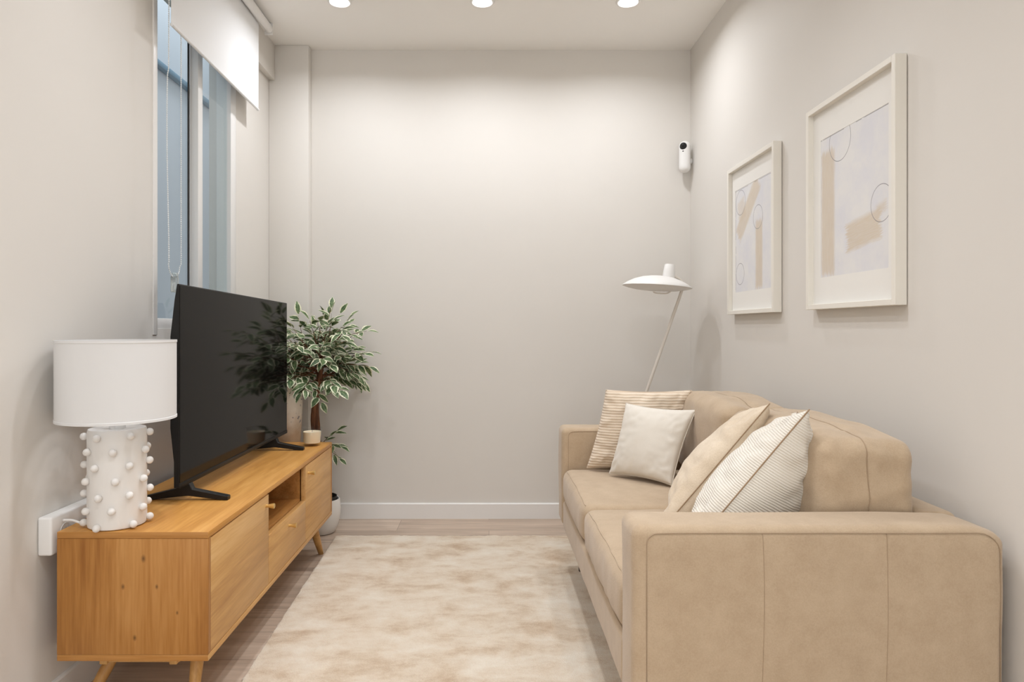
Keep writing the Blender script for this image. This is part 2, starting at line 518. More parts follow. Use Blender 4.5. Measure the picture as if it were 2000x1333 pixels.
# ------------------------------------------------------------------ rug
def rug_mat():
    n = N('mottled_rug_pile'); v = n.co()
    d = n.noise(n.map(v, (4.6, 8.5, 4)), 1, 6, 0.66, 0.3)
    e = n.noise(n.map(v, (14, 14, 14)), 1, 4, .6)
    fine = n.noise(n.map(v, (260, 260, 260)), 1, 3, .7)
    f = n.math('ADD', n.math('MULTIPLY', d, .66), n.math('ADD', n.math('MULTIPLY', e, .22), n.math('MULTIPLY', fine, .20)))
    c = n.ramp(f, [(.39, (198, 168, 137)), (.47, (217, 194, 167)), (.54, (231, 213, 190)), (.66, (242, 230, 212))])
    n.bump(n.math('ADD', fine, n.math('MULTIPLY', e, .5)), .8, .006)
    n.set(Base_Color=c, Roughness=.95); n.b.inputs['Specular IOR Level'].default_value = .08
    n.b.inputs['Sheen Weight'].default_value = .3
    return n.m
bm = bmesh.new()
def rug_disp(p, d):
    if p.z < .004: return Vector((0, 0, 0))
    q = Vector((p.x * 55, p.y * 55, 0)); k = noise.noise(q) * .0022 + noise.noise(q * .3) * .0015
    e = Vector((d.x, d.y, 0)) * (noise.noise(Vector((p.x * 90, p.y * 90, 3))) * .006)
    return Vector((0, 0, k)) + e
softbox(bm, (-.704, .95, .0005), (.62, 3.29, .0165), .0075, .0125, rug_disp, 3)
for v in bm.verts: v.co.x += (v.co.y - 1.95) * -.0225 * max(0, (.5 - v.co.x)) 
rug = obj('area_rug', bm, rug_mat(), None, origin=(-.06, 2.1, 0), sharp=0)
tag(rug, 'cream and tan mottled short pile rug on the floor between sofa and television cabinet', 'rug')

# ------------------------------------------------------------------ television cabinet
CX0, CX1, CY0, CY1, CZ0, CZ1 = -1.105, -.718, 1.745, 3.122, .163, .494
cab = thing('television_cabinet', ((CX0 + CX1) / 2, (CY0 + CY1) / 2, 0), 'long low oak television cabinet on splayed legs along the left wall', 'cabinet')
d1, d2 = 2.222, 2.682
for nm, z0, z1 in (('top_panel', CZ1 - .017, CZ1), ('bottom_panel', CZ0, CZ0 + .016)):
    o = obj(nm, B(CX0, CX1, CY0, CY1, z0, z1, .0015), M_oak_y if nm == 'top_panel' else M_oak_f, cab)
    o.data.materials.append(M_oak_end_shade)
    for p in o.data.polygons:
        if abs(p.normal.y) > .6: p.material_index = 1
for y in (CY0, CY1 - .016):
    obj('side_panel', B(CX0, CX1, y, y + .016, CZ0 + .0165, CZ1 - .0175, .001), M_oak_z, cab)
obj('back_panel', B(CX0, CX0 + .006, CY0 + .0165, CY1 - .0165, CZ0 + .0165, CZ1 - .0175), M_oak_in, cab, smooth=False)
for y in (d1, d2):
    obj('divider', B(CX0 + .0065, CX1 - .024, y - .008, y + .008, CZ0 + .0165, CZ1 - .0175), M_oak_in, cab, smooth=False)
obj('niche_shelf', B(CX0 + .0065, CX1 - .022, d1 + .0085, d2 - .0085, .334, .346), M_oak_in, cab, smooth=False)
def knob(x, y, z, par):
    bm = lathe(bmesh.new(), [(0, 0), (.0055, 0), (.0052, .008), (.0085, .024), (.0085, .027), (.0075, .028), (0, .028)], (0, 0, 0), 24)
    for v in bm.verts: v.co = Vector((x + v.co.z, y + v.co.x, z + v.co.y))
    o = obj('knob', bm, M_brass, par); o['label'] = 'pale brass peg knob'
def front(name, y0, y1, z0, z1, ky, kz):
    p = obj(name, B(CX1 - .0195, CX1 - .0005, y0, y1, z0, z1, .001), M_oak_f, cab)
    knob(CX1 - .001, ky, kz, p)
front('door', CY0 + .0185, d1 + .004, CZ0 + .018, CZ1 - .0205, d1 - .022, .442)
front('door', d2 - .004, CY1 - .0185, CZ0 + .018, CZ1 - .0205, d2 + .03, .440)
front('drawer', d1 + .007, d2 - .007, CZ0 + .018, .338, (d1 + d2) / 2, .306)
def leg(top, bot, r0, r1, name, m, par, n=20):
    bm = bmesh.new(); t = Vector(top); b = Vector(bot)
    tube(bm, [t, t.lerp(b, .5), b], r0, n, radii=[r0, (r0 + r1) / 2, r1])
    for v in bm.verts:                              # cut square to floor and underside
        if abs((v.co - b).length) < r1 * 1.2: v.co.z = b.z
        if abs((v.co - t).length) < r0 * 1.2: v.co.z = t.z
    return obj(name, bm, m, par, sharp=40)
leg((-.795, 1.875, CZ0 + .001), (-.782, 1.795, 0), .020, .0115, 'leg', M_oak_leg, cab)
leg((-1.005, 1.875, CZ0 + .001), (-1.072, 1.795, 0), .020, .0115, 'leg', M_oak_leg, cab)
leg((-.760, 2.945, CZ0 + .001), (-.754, 3.065, 0), .020, .0115, 'leg', M_oak_leg, cab)
leg((-1.02, 2.945, CZ0 + .001), (-1.06, 3.065, 0), .020, .0115, 'leg', M_oak_leg, cab)
bm = bmesh.new(); box(bm, -1.0, -.80, 1.765, 1.785, CZ0 - .012, CZ0, .001)
box(bm, -1.005, -.985, 1.76, 1.79, CZ0 - .016, CZ0, .002); box(bm, -.825, -.805, 1.76, 1.79, CZ0 - .016, CZ0, .002)
obj('stretcher', bm, M_oak_leg, cab)

# ------------------------------------------------------------------ television
tv = thing('television', (-.915, 2.5, CZ1), 'black flat screen television on two V-shaped feet on the oak cabinet', 'television')
def tvz(y): return 1.146 + (1.128 - 1.146) * (y - 2.0) / 1.075
TY0, TY1, TZ0 = 2.005, 3.075, .545
bm = bmesh.new()
prism(bm, [(-.9105, 1.0), (-.9105, TZ0), (-.926, TZ0), (-.926, .62), (-.9365, .72), (-.9365, .99), (-.924, 1.10), (-.9165, 1.137), (-.9105, 1.137)], 'y', TY0, TY1, .001, 1)
for v in bm.verts:
    if v.co.z > 1.13: v.co.z += tvz(v.co.y) - 1.137
obj('housing', bm, M_black, tv)
def screen_mat():
    n = N('dark_glossy_screen')
    n.set(Base_Color=(.006, .0055, .005, 1), Roughness=.07)
    n.b.inputs['IOR'].default_value = 1.18
    return n.m
bm = bmesh.new(); e = .004
v = [bm.verts.new(p) for p in ((-.9095, TY0 + e, TZ0 + .014), (-.9095, TY1 - e, TZ0 + .014), (-.9095, TY1 - e, tvz(TY1) - e), (-.9095, TY0 + e, tvz(TY0) - e))]
bm.faces.new(v); r = bmesh.ops.extrude_face_region(bm, geom=bm.faces[:])
for q in r['geom']:
    if isinstance(q, bmesh.types.BMVert): q.co.x -= .0008
bmesh.ops.recalc_face_normals(bm, faces=bm.faces)
obj('screen', bm, screen_mat(), tv, smooth=False)
obj('lower_bezel', B(-.911, -.9085, TY0, TY1, TZ0 - .002, TZ0 + .012, .0008), M_black, tv)
for yc, ty in ((2.075, 2.083), (2.915, 2.885)):
    bm = bmesh.new()
    prism(bm, [(-.938, .655), (-.926, .655), (-.926, .545), (-.905, .545), (-.898, .528), (-.79, .5065), (-.79, .4945), (-.803, .4945),
               (-.912, .508), (-1.038, .4945), (-1.05, .4945), (-1.05, .5045), (-.945, .530), (-.945, .645)], 'y', yc - .012, yc + .012, .0015, 1)
    obj('foot', bm, M_black, tv, sharp=30)

# ------------------------------------------------------------------ table lamp
LX, LY, LZ = -.988, 1.815, CZ1 + .0004
tl = thing('table_lamp', (LX, LY, LZ), 'white table lamp with bobble-studded ceramic base and drum shade on the oak cabinet', 'lamp')
base = obj('lamp_base', lathe(bmesh.new(), [(0, 0), (.064, 0), (.0695, .003), (.071, .010), (.0708, .13), (.071, .248), (.0685, .256), (.062, .258), (.045, .254), (0, .254)], (LX, LY, LZ), 64), M_ceramic, tl, sharp=45)
for r in range(7):
    z = LZ + .239 - .0378 * r
    off = math.radians((-99 if r % 2 == 0 else -69) + 3 * math.sin(r * 2.3))
    for k in range(6):
        a = off + k * PI / 3 + .05 * math.sin(r * 5 + k * 3)
        zz = z + .003 * math.sin(r * 3 + k * 7)
        bm = ball(bmesh.new(), (LX + .0775 * math.cos(a), LY + .0775 * math.sin(a), zz), .0098, 16, 10)
        obj('bobble', bm, M_ceramic, base, sharp=0)
def shade_mat(n_='lamp_shade_linen', rgb=(228, 227, 226)):
    n = N(n_); v = n.co()
    f = n.noise(n.map(v, (500, 500, 60)), 1, 2)
    n.bump(f, .12, .0006)
    n.set(Base_Color=lin(rgb), Roughness=.85); n.b.inputs['Specular IOR Level'].default_value = .15
    return n.m
sz0, sz1, sr = .774, .984, .1435
bm = lathe(bmesh.new(), [(sr + .0012, sz0), (sr + .0012, sz0 + .006), (sr, sz0 + .007), (sr, sz1 - .007), (sr + .0012, sz1 - .006), (sr + .0012, sz1), (sr - .0015, sz1), (sr - .0015, sz0), (sr + .0012, sz0)], (LX, LY, 0), 96, cap=False)
obj('lamp_shade', bm, shade_mat(), tl, sharp=45)
bm = lathe(bmesh.new(), [(0, 0), (.020, 0), (.020, .01), (.012, .014), (.012, .05), (.016, .055), (.016, .09), (0, .09)], (LX, LY, LZ + .254), 24)
for k in range(3):
    a = k * 2 * PI / 3 + .4
    tube(bm, [(LX + .014 * math.cos(a), LY + .014 * math.sin(a), .80), (LX + (sr - .002) * math.cos(a), LY + (sr - .002) * math.sin(a), .80)], .0018, 6)
obj('lamp_fitting', bm, M_white_plastic, tl)
PSX = -1.117
cable = spline([(LX - .058, LY - .032, LZ + .009), (-1.068, LY - .031, LZ + .012), (-1.090, LY - .029, LZ + .018), (PSX + .003, LY - .028, LZ + .018)], 8)
bm = bmesh.new(); tube(bm, cable, .0032, 8)
obj('power_cable', bm, M_white_plastic, tl)

# socket strip on the wall
ss = thing('socket_box', (XL, 1.86, .43), 'white surface-mounted socket box on the left wall behind the table lamp', 'socket')
bm = bmesh.new(); box(bm, XL + .0005, PSX, 1.742, 1.985, .432, .531, .006, 3); obj('housing', bm, M_white_plastic, ss)
for y in (1.80, 1.925):
    bm = lathe(bmesh.new(), [(.018, -.012), (.0205, 0), (.0225, .0012), (.0235, 0)], (0, 0, 0), 28, cap=False)
    lathe(bm, [(0, -.0119), (.018, -.012)], (0, 0, 0), 28, cap=False)
    for v in bm.verts: v.co = Vector((PSX + .0004 + max(v.co.z, -.0002), y + v.co.x, .48 + v.co.y))
    obj('socket', bm, M_white_plastic, ss)

# ------------------------------------------------------------------ candle, floor vase
cd = thing('candle_glass', (-.785, 3.03, CZ1), 'cream wax candle in a clear glass tumbler at the far end of the cabinet', 'candle')
M_clear = glass_mat('clear_glass', (.97, .975, .97, 1), 1.3)
obj('tumbler', lathe(bmesh.new(), [(0, 0), (.034, 0), (.0375, .004), (.0430, .080), (.0420, .081), (.0408, .080), (.0352, .0135), (0, .0125)], (-.785, 3.03, CZ1 + .0002), 48, cap=False), M_clear, cd, sharp=50)
n = N('candle_wax'); n.set(Base_Color=lin((246, 226, 196)), Roughness=.5); n.b.inputs['Subsurface Weight'].default_value = .4; n.b.inputs['Subsurface Radius'].default_value = (.02, .012, .006)
obj('wax', lathe(bmesh.new(), [(0, .0135), (.0348, .0135), (.0388, .060), (.0385, .0625), (.037, .062), (0, .060)], (-.785, 3.03, CZ1), 40), n.m, cd)
bm = bmesh.new(); tube(bm, [(-.785, 3.03, CZ1 + .058), (-.7845, 3.03, CZ1 + .070)], .0009, 6); obj('wick', bm, M_dark, cd)

def vase_mat():
    n = N('speckled_stoneware'); v = n.co(); z = n.xyz(v)[2]
    a = n.noise(v, 14, 4); sp = n.noise(n.map(v, (55, 55, 55)), 1, 2)
    c = n.ramp(n.math('ADD', n.math('MULTIPLY', z, 1.6), n.math('MULTIPLY', a, .35)), [(.0, (166, 130, 98)), (.98, (182, 152, 122)), (1.06, (222, 212, 196))])
    c = n.ramp(n.math('ADD', n.math('MULTIPLY', z, 1.0), n.math('MULTIPLY', a, .16)), [(.58, (178, 146, 114)), (.70, (220, 208, 192))])
    dark = n.math('MULTIPLY', n.math('GREATER_THAN', sp, .62), n.math('GREATER_THAN', z, .55))
    c = n.mix(n.math('MULTIPLY', dark, .75), c, lin((96, 98, 108)))
    n.set(Base_Color=c, Roughness=.6); n.bump(a, .2, .003)
    return n.m
fv = obj('floor_vase', lathe(bmesh.new(), [(0, 0), (.05, 0), (.054, .006), (.058, .1), (.066, .40), (.078, .60), (.080, .66), (.076, .72), (.066, .75), (.058, .763), (.054, .76), (.060, .74), (.066, .70), (.066, .4), (0, .38)], (-.970, 3.25, 0), 56, cap=False), vase_mat(), None, origin=(-.970, 3.25, 0), sharp=60)
tag(fv, 'tall cream stoneware floor vase with dark speckles behind the television', 'vase')

# ------------------------------------------------------------------ potted plant
random.seed(11)
PX, PY = -.832, 3.39
pl = thing('potted_plant', (PX, PY, 0), 'variegated ficus tree with cream-edged leaves in a white pot behind the cabinet', 'plant')
pot = obj('pot', lathe(bmesh.new(), [(0, 0), (.055, 0), (.066, .006), (.082, .04), (.092, .09), (.094, .12), (.090, .165), (.087, .17), (.083, .168), (.085, .12), (0, .11)], (PX, PY, 0), 56, cap=False), plain('white_glazed_pot', (228, 224, 218), .5, var=.05), pl, sharp=50)
obj('nursery_pot', lathe(bmesh.new(), [(.070, .12), (.073, .182), (.0755, .182), (.0755, .176), (.078, .12)], (PX, PY, 0), 40, cap=False), M_dark, pl)
bm = lathe(bmesh.new(), [(0, .152), (.04, .151), (.0715, .147)], (PX, PY, 0), 32, cap=False)
for v in bm.verts: v.co.z += noise.noise(v.co * 60) * .006
obj('soil', bm, plain('dark_soil', (62, 48, 38), .95), pl)
def bark():
    n = N('brown_bark'); v = n.co()
    f = n.noise(n.map(v, (60, 60, 9)), 1, 4, .6)
    c = n.ramp(f, [(.3, (70, 40, 20)), (.55, (112, 68, 36)), (.75, (142, 94, 56))])
    n.bump(f, .5, .003); n.set(Base_Color=c, Roughness=.7); return n.m
M_bark = bark()
bm = bmesh.new()
for k in range(2):
    pts = []; rad = []
    for i in range(27):
        t = i / 26; z = .14 + t * .68
        a = 2 * PI * t * .8 + k * PI + .6
        rr = .0105 * (1 - .25 * t)
        cx = PX - .035 * math.sin(t * PI) * .25 + .012 * math.sin(t * 7) - .012
        pts.append((cx + rr * math.cos(a), PY + rr * math.sin(a), z)); rad.append(.0155 - .004 * t + .001 * math.sin(t * 23 + k))
    tube(bm, pts, .01, 10, radii=rad)
obj('trunk', bm, M_bark, pl, sharp=0)

def leaf_mat():
    n = N('variegated_leaf'); uv = n.new('ShaderNodeUVMap').outputs[0]
    u, v_, _ = n.xyz(uv)
    ob = n.co()
    e = n.math('ABSOLUTE', n.math('SUBTRACT', n.math('MULTIPLY', u, 2), 1))
    tip = n.math('POWER', n.math('ABSOLUTE', n.math('SUBTRACT', n.math('MULTIPLY', v_, 2), 1)), 5)
    d = n.math('MAXIMUM', e, n.math('MULTIPLY', tip, .95))
    d = n.math('ADD', d, n.math('MULTIPLY', n.math('SUBTRACT', n.noise(ob, 70, 2), .5), .55))
    g = n.noise(ob, 38, 3)
    green = n.ramp(g, [(.35, (52, 76, 44)), (.52, (84, 106, 66)), (.68, (122, 138, 98))])
    mid = n.math('LESS_THAN', e, .06)
    green = n.mix(n.math('MULTIPLY', mid, .5), green, lin((150, 165, 120)))
    k = n.math('MULTIPLY', n.math('SUBTRACT', d, .60), 7, clamp=True)
    c = n.mix(k, green, lin((228, 226, 196)))
    n.set(Base_Color=c, Roughness=.5); n.b.inputs['Specular IOR Level'].default_value = .35
    n.b.inputs['Transmission Weight'].default_value = 0.0
    return n.m
M_leaf = leaf_mat()
def leaf(bm, uvl, p, d, up, L, W, curl=.25, fold=.3):
    d = d.normalized(); s = d.cross(up)
    if s.length < 1e-4: s = d.orthogonal()
    s.normalize(); nrm = s.cross(d).normalized()
    st = [(0, .06), (.14, .52), (.32, .93), (.5, 1.0), (.68, .80), (.84, .45), (.94, .18), (1, .02)]
    rows = []
    for t, wv in st:
        c = p + d * (L * t) - nrm * (curl * L * t * t)
        row = []
        for q in (-1, 0, 1):
            row.append((bm.verts.new(c + s * (q * W * .5 * wv) + nrm * (abs(q) * fold * W * .5 * wv)), ((q + 1) / 2, t)))
        rows.append(row)
    for a, b in zip(rows, rows[1:]):
        for i in (0, 1):
            q = (a[i], a[i + 1], b[i + 1], b[i])
            f = bm.faces.new([x[0] for x in q])
            for lp, x in zip(f.loops, q): lp[uvl].uv = x[1]
def rnd(a, b): return random.uniform(a, b)
fol = bmesh.new(); uvl = fol.loops.layers.uv.new('UVMap'); tw = bmesh.new()
C0 = Vector((PX - .01, PY, .815))
def twig(p0, d, L, r, nl, lsz):
    pts = [p0.copy()]; d = d.normalized(); nseg = 7
    bend = Vector((rnd(-.3, .3), rnd(-.3, .3), -.55))
    for i in range(nseg):
        d = (d + bend * .10).normalized()
        pts.append(pts[-1] + d * (L / nseg))
    for q in pts:                                     # stay clear of the walls
        q.y = min(q.y, YB - .035); q.x = max(q.x, XL + .05)
    tube(tw, pts, r, 5, radii=[r * (1 - .75 * i / nseg) for i in range(nseg + 1)])
    for i in range(nl):
        t = .30 + .70 * i / max(1, nl - 1)
        f = t * nseg; k = min(int(f), nseg - 1); p = pts[k].lerp(pts[k + 1], f - k)
        ax = (pts[k + 1] - pts[k]).normalized()
        side = ax.cross(Vector((0, 0, 1)));
        if side.length < .1: side = Vector((1, 0, 0))
        side.normalize()
        a = (1 if i % 2 else -1)
        dd = ax * .65 + side * (a * rnd(.5, 1.0)) + Vector((rnd(-.3, .3), rnd(-.3, .3), rnd(-.65, .15)))
        if i == nl - 1: dd = ax + Vector((rnd(-.2, .2), rnd(-.2, .2), rnd(-.4, .1)))
        dd.normalize(); Ls = lsz * rnd(.8, 1.15)
        if p.y + dd.y * Ls > YB - .012: dd.y = -abs(dd.y) * .4
        if p.x + dd.x * Ls < XL + .02: dd.x = abs(dd.x)
        up = Vector((rnd(-.5, .5), rnd(-.9, .1), 1))
        leaf(fol, uvl, p + dd * .006, dd, up, Ls, Ls * rnd(.46, .56), rnd(.05, .4), rnd(.1, .4))
nb = 44
for i in range(nb):
    z = 1 - 1.36 * (i + .5) / nb                       # from straight up to a little below level
    a = i * 2.39996 + rnd(-.2, .2)
    rr = math.sqrt(max(0, 1 - z * z))
    d = Vector((rr * math.cos(a), rr * math.sin(a), z + .10))
    start = C0 + Vector((0, 0, rnd(-.06, .06)))
    L = rnd(.20, .30) * (1.0 if z > 0 else .92)
    L *= (.8 + .2 * abs(d.x)) if d.y > 0 else 1.0
    twig(start, d, L, .0032, 8, .068)
    for s in range(2):
        d2 = d + Vector((rnd(-.6, .6), rnd(-.6, .6), rnd(-.4, .4)))
        twig(start + d.normalized() * L * rnd(.35, .6), d2, L * rnd(.45, .65), .002, 5, .064)
# low shoots beside the pot
obj('branches', tw, M_bark, pl, sharp=0); tw = bmesh.new()
for d, L in (((.42, -.3, .55), .13), ((.60, -.3, .22), .12)):
    twig(Vector((PX - .005, PY, .43)), Vector(d), L, .0022, 6, .056)
twig(Vector((PX - .005, PY, .43)), Vector((.62, -.3, -.12)), .13, .0022, 6, .052)
obj('low_shoots', tw, M_bark, pl, sharp=0)
obj('foliage', fol, M_leaf, pl, sharp=0)

# shrub in the light well, seen at the foot of the glass
random.seed(5)
sh = thing('outdoor_shrub', (-1.62, 3.0, -.3), 'dim leafy shrub outside, behind the foot of the left window', 'shrub')
fol2 = bmesh.new(); uv2 = fol2.loops.layers.uv.new('UVMap'); st2 = bmesh.new()
for i in range(60):
    a = rnd(0, 2 * PI); el = rnd(.1, 1.4)
    base_p = Vector((-1.62 + rnd(-.06, .06), 2.85 + rnd(-.3, .3), rnd(.85, .98)))
    d = Vector((math.cos(a) * math.cos(el) * .5, math.sin(a) * math.cos(el), math.sin(el)))
    for k in range(3):
        leaf(fol2, uv2, base_p + d * (.05 * k), d + Vector((rnd(-.5, .5), rnd(-.5, .5), rnd(-.4, .3))), Vector((.3, 0, 1)), .075, .034)
for i in range(8):
    tube(st2, spline([(-1.62 + rnd(-.02, .02), 2.9 + rnd(-.05, .05), -.3), (-1.62 + rnd(-.04, .04), 2.85 + rnd(-.2, .2), .4), (-1.62 + rnd(-.06, .06), 2.85 + rnd(-.3, .3), 1.0)], 6), .006, 6)
M_leaf2 = plain('dark_green_leaf', (64, 92, 76), .6)
obj('foliage', fol2, M_leaf2, sh, sharp=0); obj('stems', st2, M_bark, sh, sharp=0)

# ------------------------------------------------------------------ sofa
SX0, SX1, SY0, SY1 = .2925, 1.052, 1.383, 2.885
sofa = thing('sofa', ((SX0 + SX1) / 2, (SY0 + SY1) / 2, 0), 'two-seat sofa in beige brushed fabric along the right wall', 'sofa')
AB = .215                                                     # underside of arms and base
def wob(p, s=1.0): return noise.noise(p * 6) * .0022 * s + noise.noise(p * 17) * .0008 * s
def arm_disp(p, d):
    v = d * wob(p)
    if p.x > SX1 - .075 and p.z > .52:
        t = (p.x - (SX1 - .075)) / .075; v.z -= .022 * t * t * (p.z - .52) / .09
    return v
def seam(pts, par, r=.0013, closed=False, m=None):
    bm = bmesh.new(); tube(bm, pts, r, 6, closed); return obj('seam', bm, m or M_sofa_seam, par, sharp=0)
def arm(y0, y1, out):
    o = obj('arm', softbox(bmesh.new(), (SX0, y0, AB), (SX1, y1, .612), .024, .03, arm_disp), M_sofa, sofa, sharp=0)
    for yy in (y0, y1):
        s = -1 if yy == y0 else 1
        y_ = yy - s * .0002
        rr = .028
        path = [(SX0 + .027, y_, AB + .02), (SX0 + .027, y_, .575)]
        path += [(SX0 + .027 + .022 * (1 - math.cos(a)), y_, .577 + .022 * math.sin(a)) for a in [PI / 2 * i / 6 for i in range(1, 7)]]
        path += [(SX0 + .05 + (SX1 - SX0 - .11) * i / 12, y_, .600) for i in range(1, 13)]
        path += [(SX1 - .06 + .045 * math.sin(a), y_, .600 - .045 * (1 - math.cos(a))) for a in [PI / 2 * i / 6 for i in range(1, 7)]]
        path += [(SX1 - .015, y_, AB + .02)]
        seam([(p[0], p[1] + s * wob(Vector(p)), p[2]) for p in path], o)
        for x in (.555, .806):
            seam([(x + .003 * math.sin(4 * t), yy + s * (wob(Vector((x, yy, .598 - (.598 - AB - .02) * t))) - .0002), .598 - (.598 - AB - .02) * t) for t in [i / 14 for i in range(15)]], o, .0010)
    return o
arm(SY0, SY0 + .135, -1)
arm(SY1 - .140, SY1, 1)
YA, YZ = SY0 + .137, SY1 - .142
obj('base', softbox(bmesh.new(), (SX0 + .004, YA, AB), (SX1 - .09, YZ, .325), .014, .04, lambda p, d: d * wob(p, .8)), M_sofa, sofa, sharp=0)
obj('back_frame', softbox(bmesh.new(), (SX1 - .088, YA, AB), (SX1, YZ, .605), .022, .04, lambda p, d: d * wob(p)), M_sofa, sofa, sharp=0)
YM = (YA + YZ) / 2 + .02
def seat(y0, y1, sd):
    c = (y0 + y1) / 2; hw = (y1 - y0) / 2
    def disp(p, d):
        u = (p.y - c) / hw; fx = (p.x - SX0) / .45
        z = 0
        if p.z > .40: z = .012 * (1 - u * u) + noise.noise(Vector((p.x * 5, p.y * 5, sd))) * .003 + noise.noise(Vector((p.x * 16, p.y * 16, sd))) * .0012
        x = 0
        if p.x < SX0 + .1:
            x = -.010 * (1 - u ** 4) * (1 - ((p.z - .385) / .07) ** 2)
            x += noise.noise(Vector((p.y * 30, p.z * 6, sd))) * .003
        return Vector((x, 0, z))
    o = obj('seat_cushion', softbox(bmesh.new(), (SX0 + .006, y0, .327), (SX1 - .092, y1, .449), .032, .022, disp), M_sofa, sofa, sharp=0)
    pts = []
    for i in range(41):
        y = y0 + .03 + (y1 - y0 - .06) * i / 40
        q = Vector((SX0 + .006 + .012, y, .449 - .006)); pts.append(q + disp(q, None) + Vector((-.0002, 0, .0003)))
    seam(pts, o, .0010, m=M_sofa)
    return o
seat(YA + .002, YM - .003, 1.7); seat(YM + .003, YZ - .002, 8.1)
def back_cushion(y0, y1, sd):
    c = (y0 + y1) / 2; hw = (y1 - y0) / 2; x0, x1 = .752, .965; z0, z1 = .464, .762; xc = .852
    def disp(p, d):
        u = (p.y - c) / hw; w_ = (p.z - (z0 + z1) / 2) / ((z1 - z0) / 2)
        k = max(0, (1 - u ** 4)) * max(0, (1 - w_ ** 4))
        s = -1 if p.x < xc else .1
        x = s * .020 * k
        z = .018 * (1 - u * u) * max(0, w_) ** 2
        # seam dip round the middle of the border
        e = math.exp(-((p.x - xc) / .006) ** 2) * (1 - k)
        wr = noise.noise(Vector((p.x * 26, p.y * 7, p.z * 30 + sd))) * .006 * (1 - .6 * k) + noise.noise(Vector((p.x * 9, p.y * 9, p.z * 9 + sd))) * .005
        if p.y < y0 + .1 or p.y > y1 - .1:
            wr += .0035 * math.sin(p.z * 62 + 9 * noise.noise(Vector((p.x * 9, p.z * 7, sd)))) * math.exp(-((p.x - xc) / .055) ** 2)
        v = Vector((x, 0, z)) + d * wr
        if d.length > 0: v -= Vector((0, d.y, d.z)) * .003 * e
        # upper corners slump a little
        if w_ > 0: v += Vector((0, -.006 * u * w_ * w_ * abs(u), -.004 * u ** 4 * w_))
        return v
    bm = softbox(bmesh.new(), (x0, y0, z0), (x1, y1, z1), .036, .0125, disp, 7)
    o = obj('back_cushion', bm, M_sofa, sofa, sharp=0)
    pts = []
    def sm(p, d): pts.append(Vector(p) + disp(Vector(p), Vector(d)) + Vector(d) * .0005)
    r = .036
    for i in range(11): sm((xc, y0, z0 + r + (z1 - z0 - 2 * r) * i / 10), (0, -1, 0))
    for i in range(1, 8):
        a = PI / 2 * i / 8; sm((xc, y0 + r - r * math.cos(a), z1 - r + r * math.sin(a)), (0, -math.cos(a), math.sin(a)))
    for i in range(21): sm((xc, y0 + r + (y1 - y0 - 2 * r) * i / 20, z1), (0, 0, 1))
    for i in range(1, 8):
        a = PI / 2 * i / 8; sm((xc, y1 - r + r * math.sin(a), z1 - r + r * math.cos(a)), (0, math.sin(a), math.cos(a)))
    for i in range(11): sm((xc, y1, z1 - r - (z1 - z0 - 2 * r) * i / 10), (0, 1, 0))
    seam(pts, o, .0016)
back_cushion(YA + .012, YM - .004, 2.0); back_cushion(YM + .004, YZ - .012, 7.0)
for x, z0 in ((SX0 + .09, .0165), (SX1 - .08, 0)):
    for y in (SY0 + .08, SY1 - .08):
        obj('leg', lathe(bmesh.new(), [(0, 0), (.014, 0), (.02, AB - z0 + .003), (0, AB - z0 + .003)], (x, y, z0), 20), plain('dark_wood_leg', (60, 45, 34), .5), sofa)

# ------------------------------------------------------------------ scatter cushions
def cushion(name, BL, BR, TR, TL, thick, m, label, pinch=.07, sd=0.0, wr=1.0, seam_m=None, power=.42, heavy=0.0, bias=0.0):
    BL, BR, TR, TL = [Vector(p) for p in (BL, BR, TR, TL)]
    C = (BL + BR + TR + TL) / 4
    X = ((BR + TR) - (BL + TL)).normalized(); Y = ((TL + TR) - (BL + BR)); Y = (Y - X * Y.dot(X)).normalized(); Z = X.cross(Y)
    R = Matrix((X, Y, Z)).transposed().to_4x4(); R.translation = C; Ri = R.inverted()
    bm = bmesh.new(); n = 44
    def P(u, v, side):
        uu = u * (1 - pinch * (1 - v * v)); vv = v * (1 - pinch * (1 - u * u))
        a, b = (uu + 1) / 2, (vv + 1) / 2
        p = BL.lerp(BR, a).lerp(TL.lerp(TR, a), b)
        h = max(0, (1 - u * u) * (1 - v * v)) ** power
        f = h * thick / 2 * (1 - heavy * v) * (1 - side * bias)
        q = Vector((u * 2.2, v * 2.2, sd + side))
        edge = (1 - h) * h * 4
        f += wr * (noise.noise(q) * .010 * h + noise.noise(q * 3.1) * .006 * edge)
        # pull lines running in from the edges
        f += wr * .0035 * edge * math.sin(14 * (u if abs(v) > abs(u) else v) + 5 * noise.noise(q * 1.5))
        l = Ri @ p
        l.z += side * max(f, 0)
        return l
    seen = {}
    def V(i, j, s):
        key = (i, j, 0 if i in (0, n) or j in (0, n) else s)
        if key not in seen:
            u = math.sin((-1 + 2 * i / n) * PI / 2) * .35 + (-1 + 2 * i / n) * .65; v = math.sin((-1 + 2 * j / n) * PI / 2) * .35 + (-1 + 2 * j / n) * .65
            seen[key] = bm.verts.new(P(u, v, s))
        return seen[key]
    for s in (1, -1):
        for i in range(n):
            for j in range(n):
                q = [V(i, j, s), V(i + 1, j, s), V(i + 1, j + 1, s), V(i, j + 1, s)]
                bm.faces.new(q if s > 0 else q[::-1])
    ring = [V(i, 0, 1).co.copy() for i in range(n)] + [V(n, j, 1).co.copy() for j in range(n)] + [V(n - i, n, 1).co.copy() for i in range(n)] + [V(0, n - j, 1).co.copy() for j in range(n)]
    o = obj(name, bm, m, None, sharp=0)
    o.matrix_world = R; tag(o, label, 'cushion', 'scatter cushions on the sofa')
    b2 = bmesh.new(); tube(b2, ring, .0017, 6, closed=True)
    s = obj('seam', b2, seam_m or m, None, sharp=0); s.parent = o
    return o
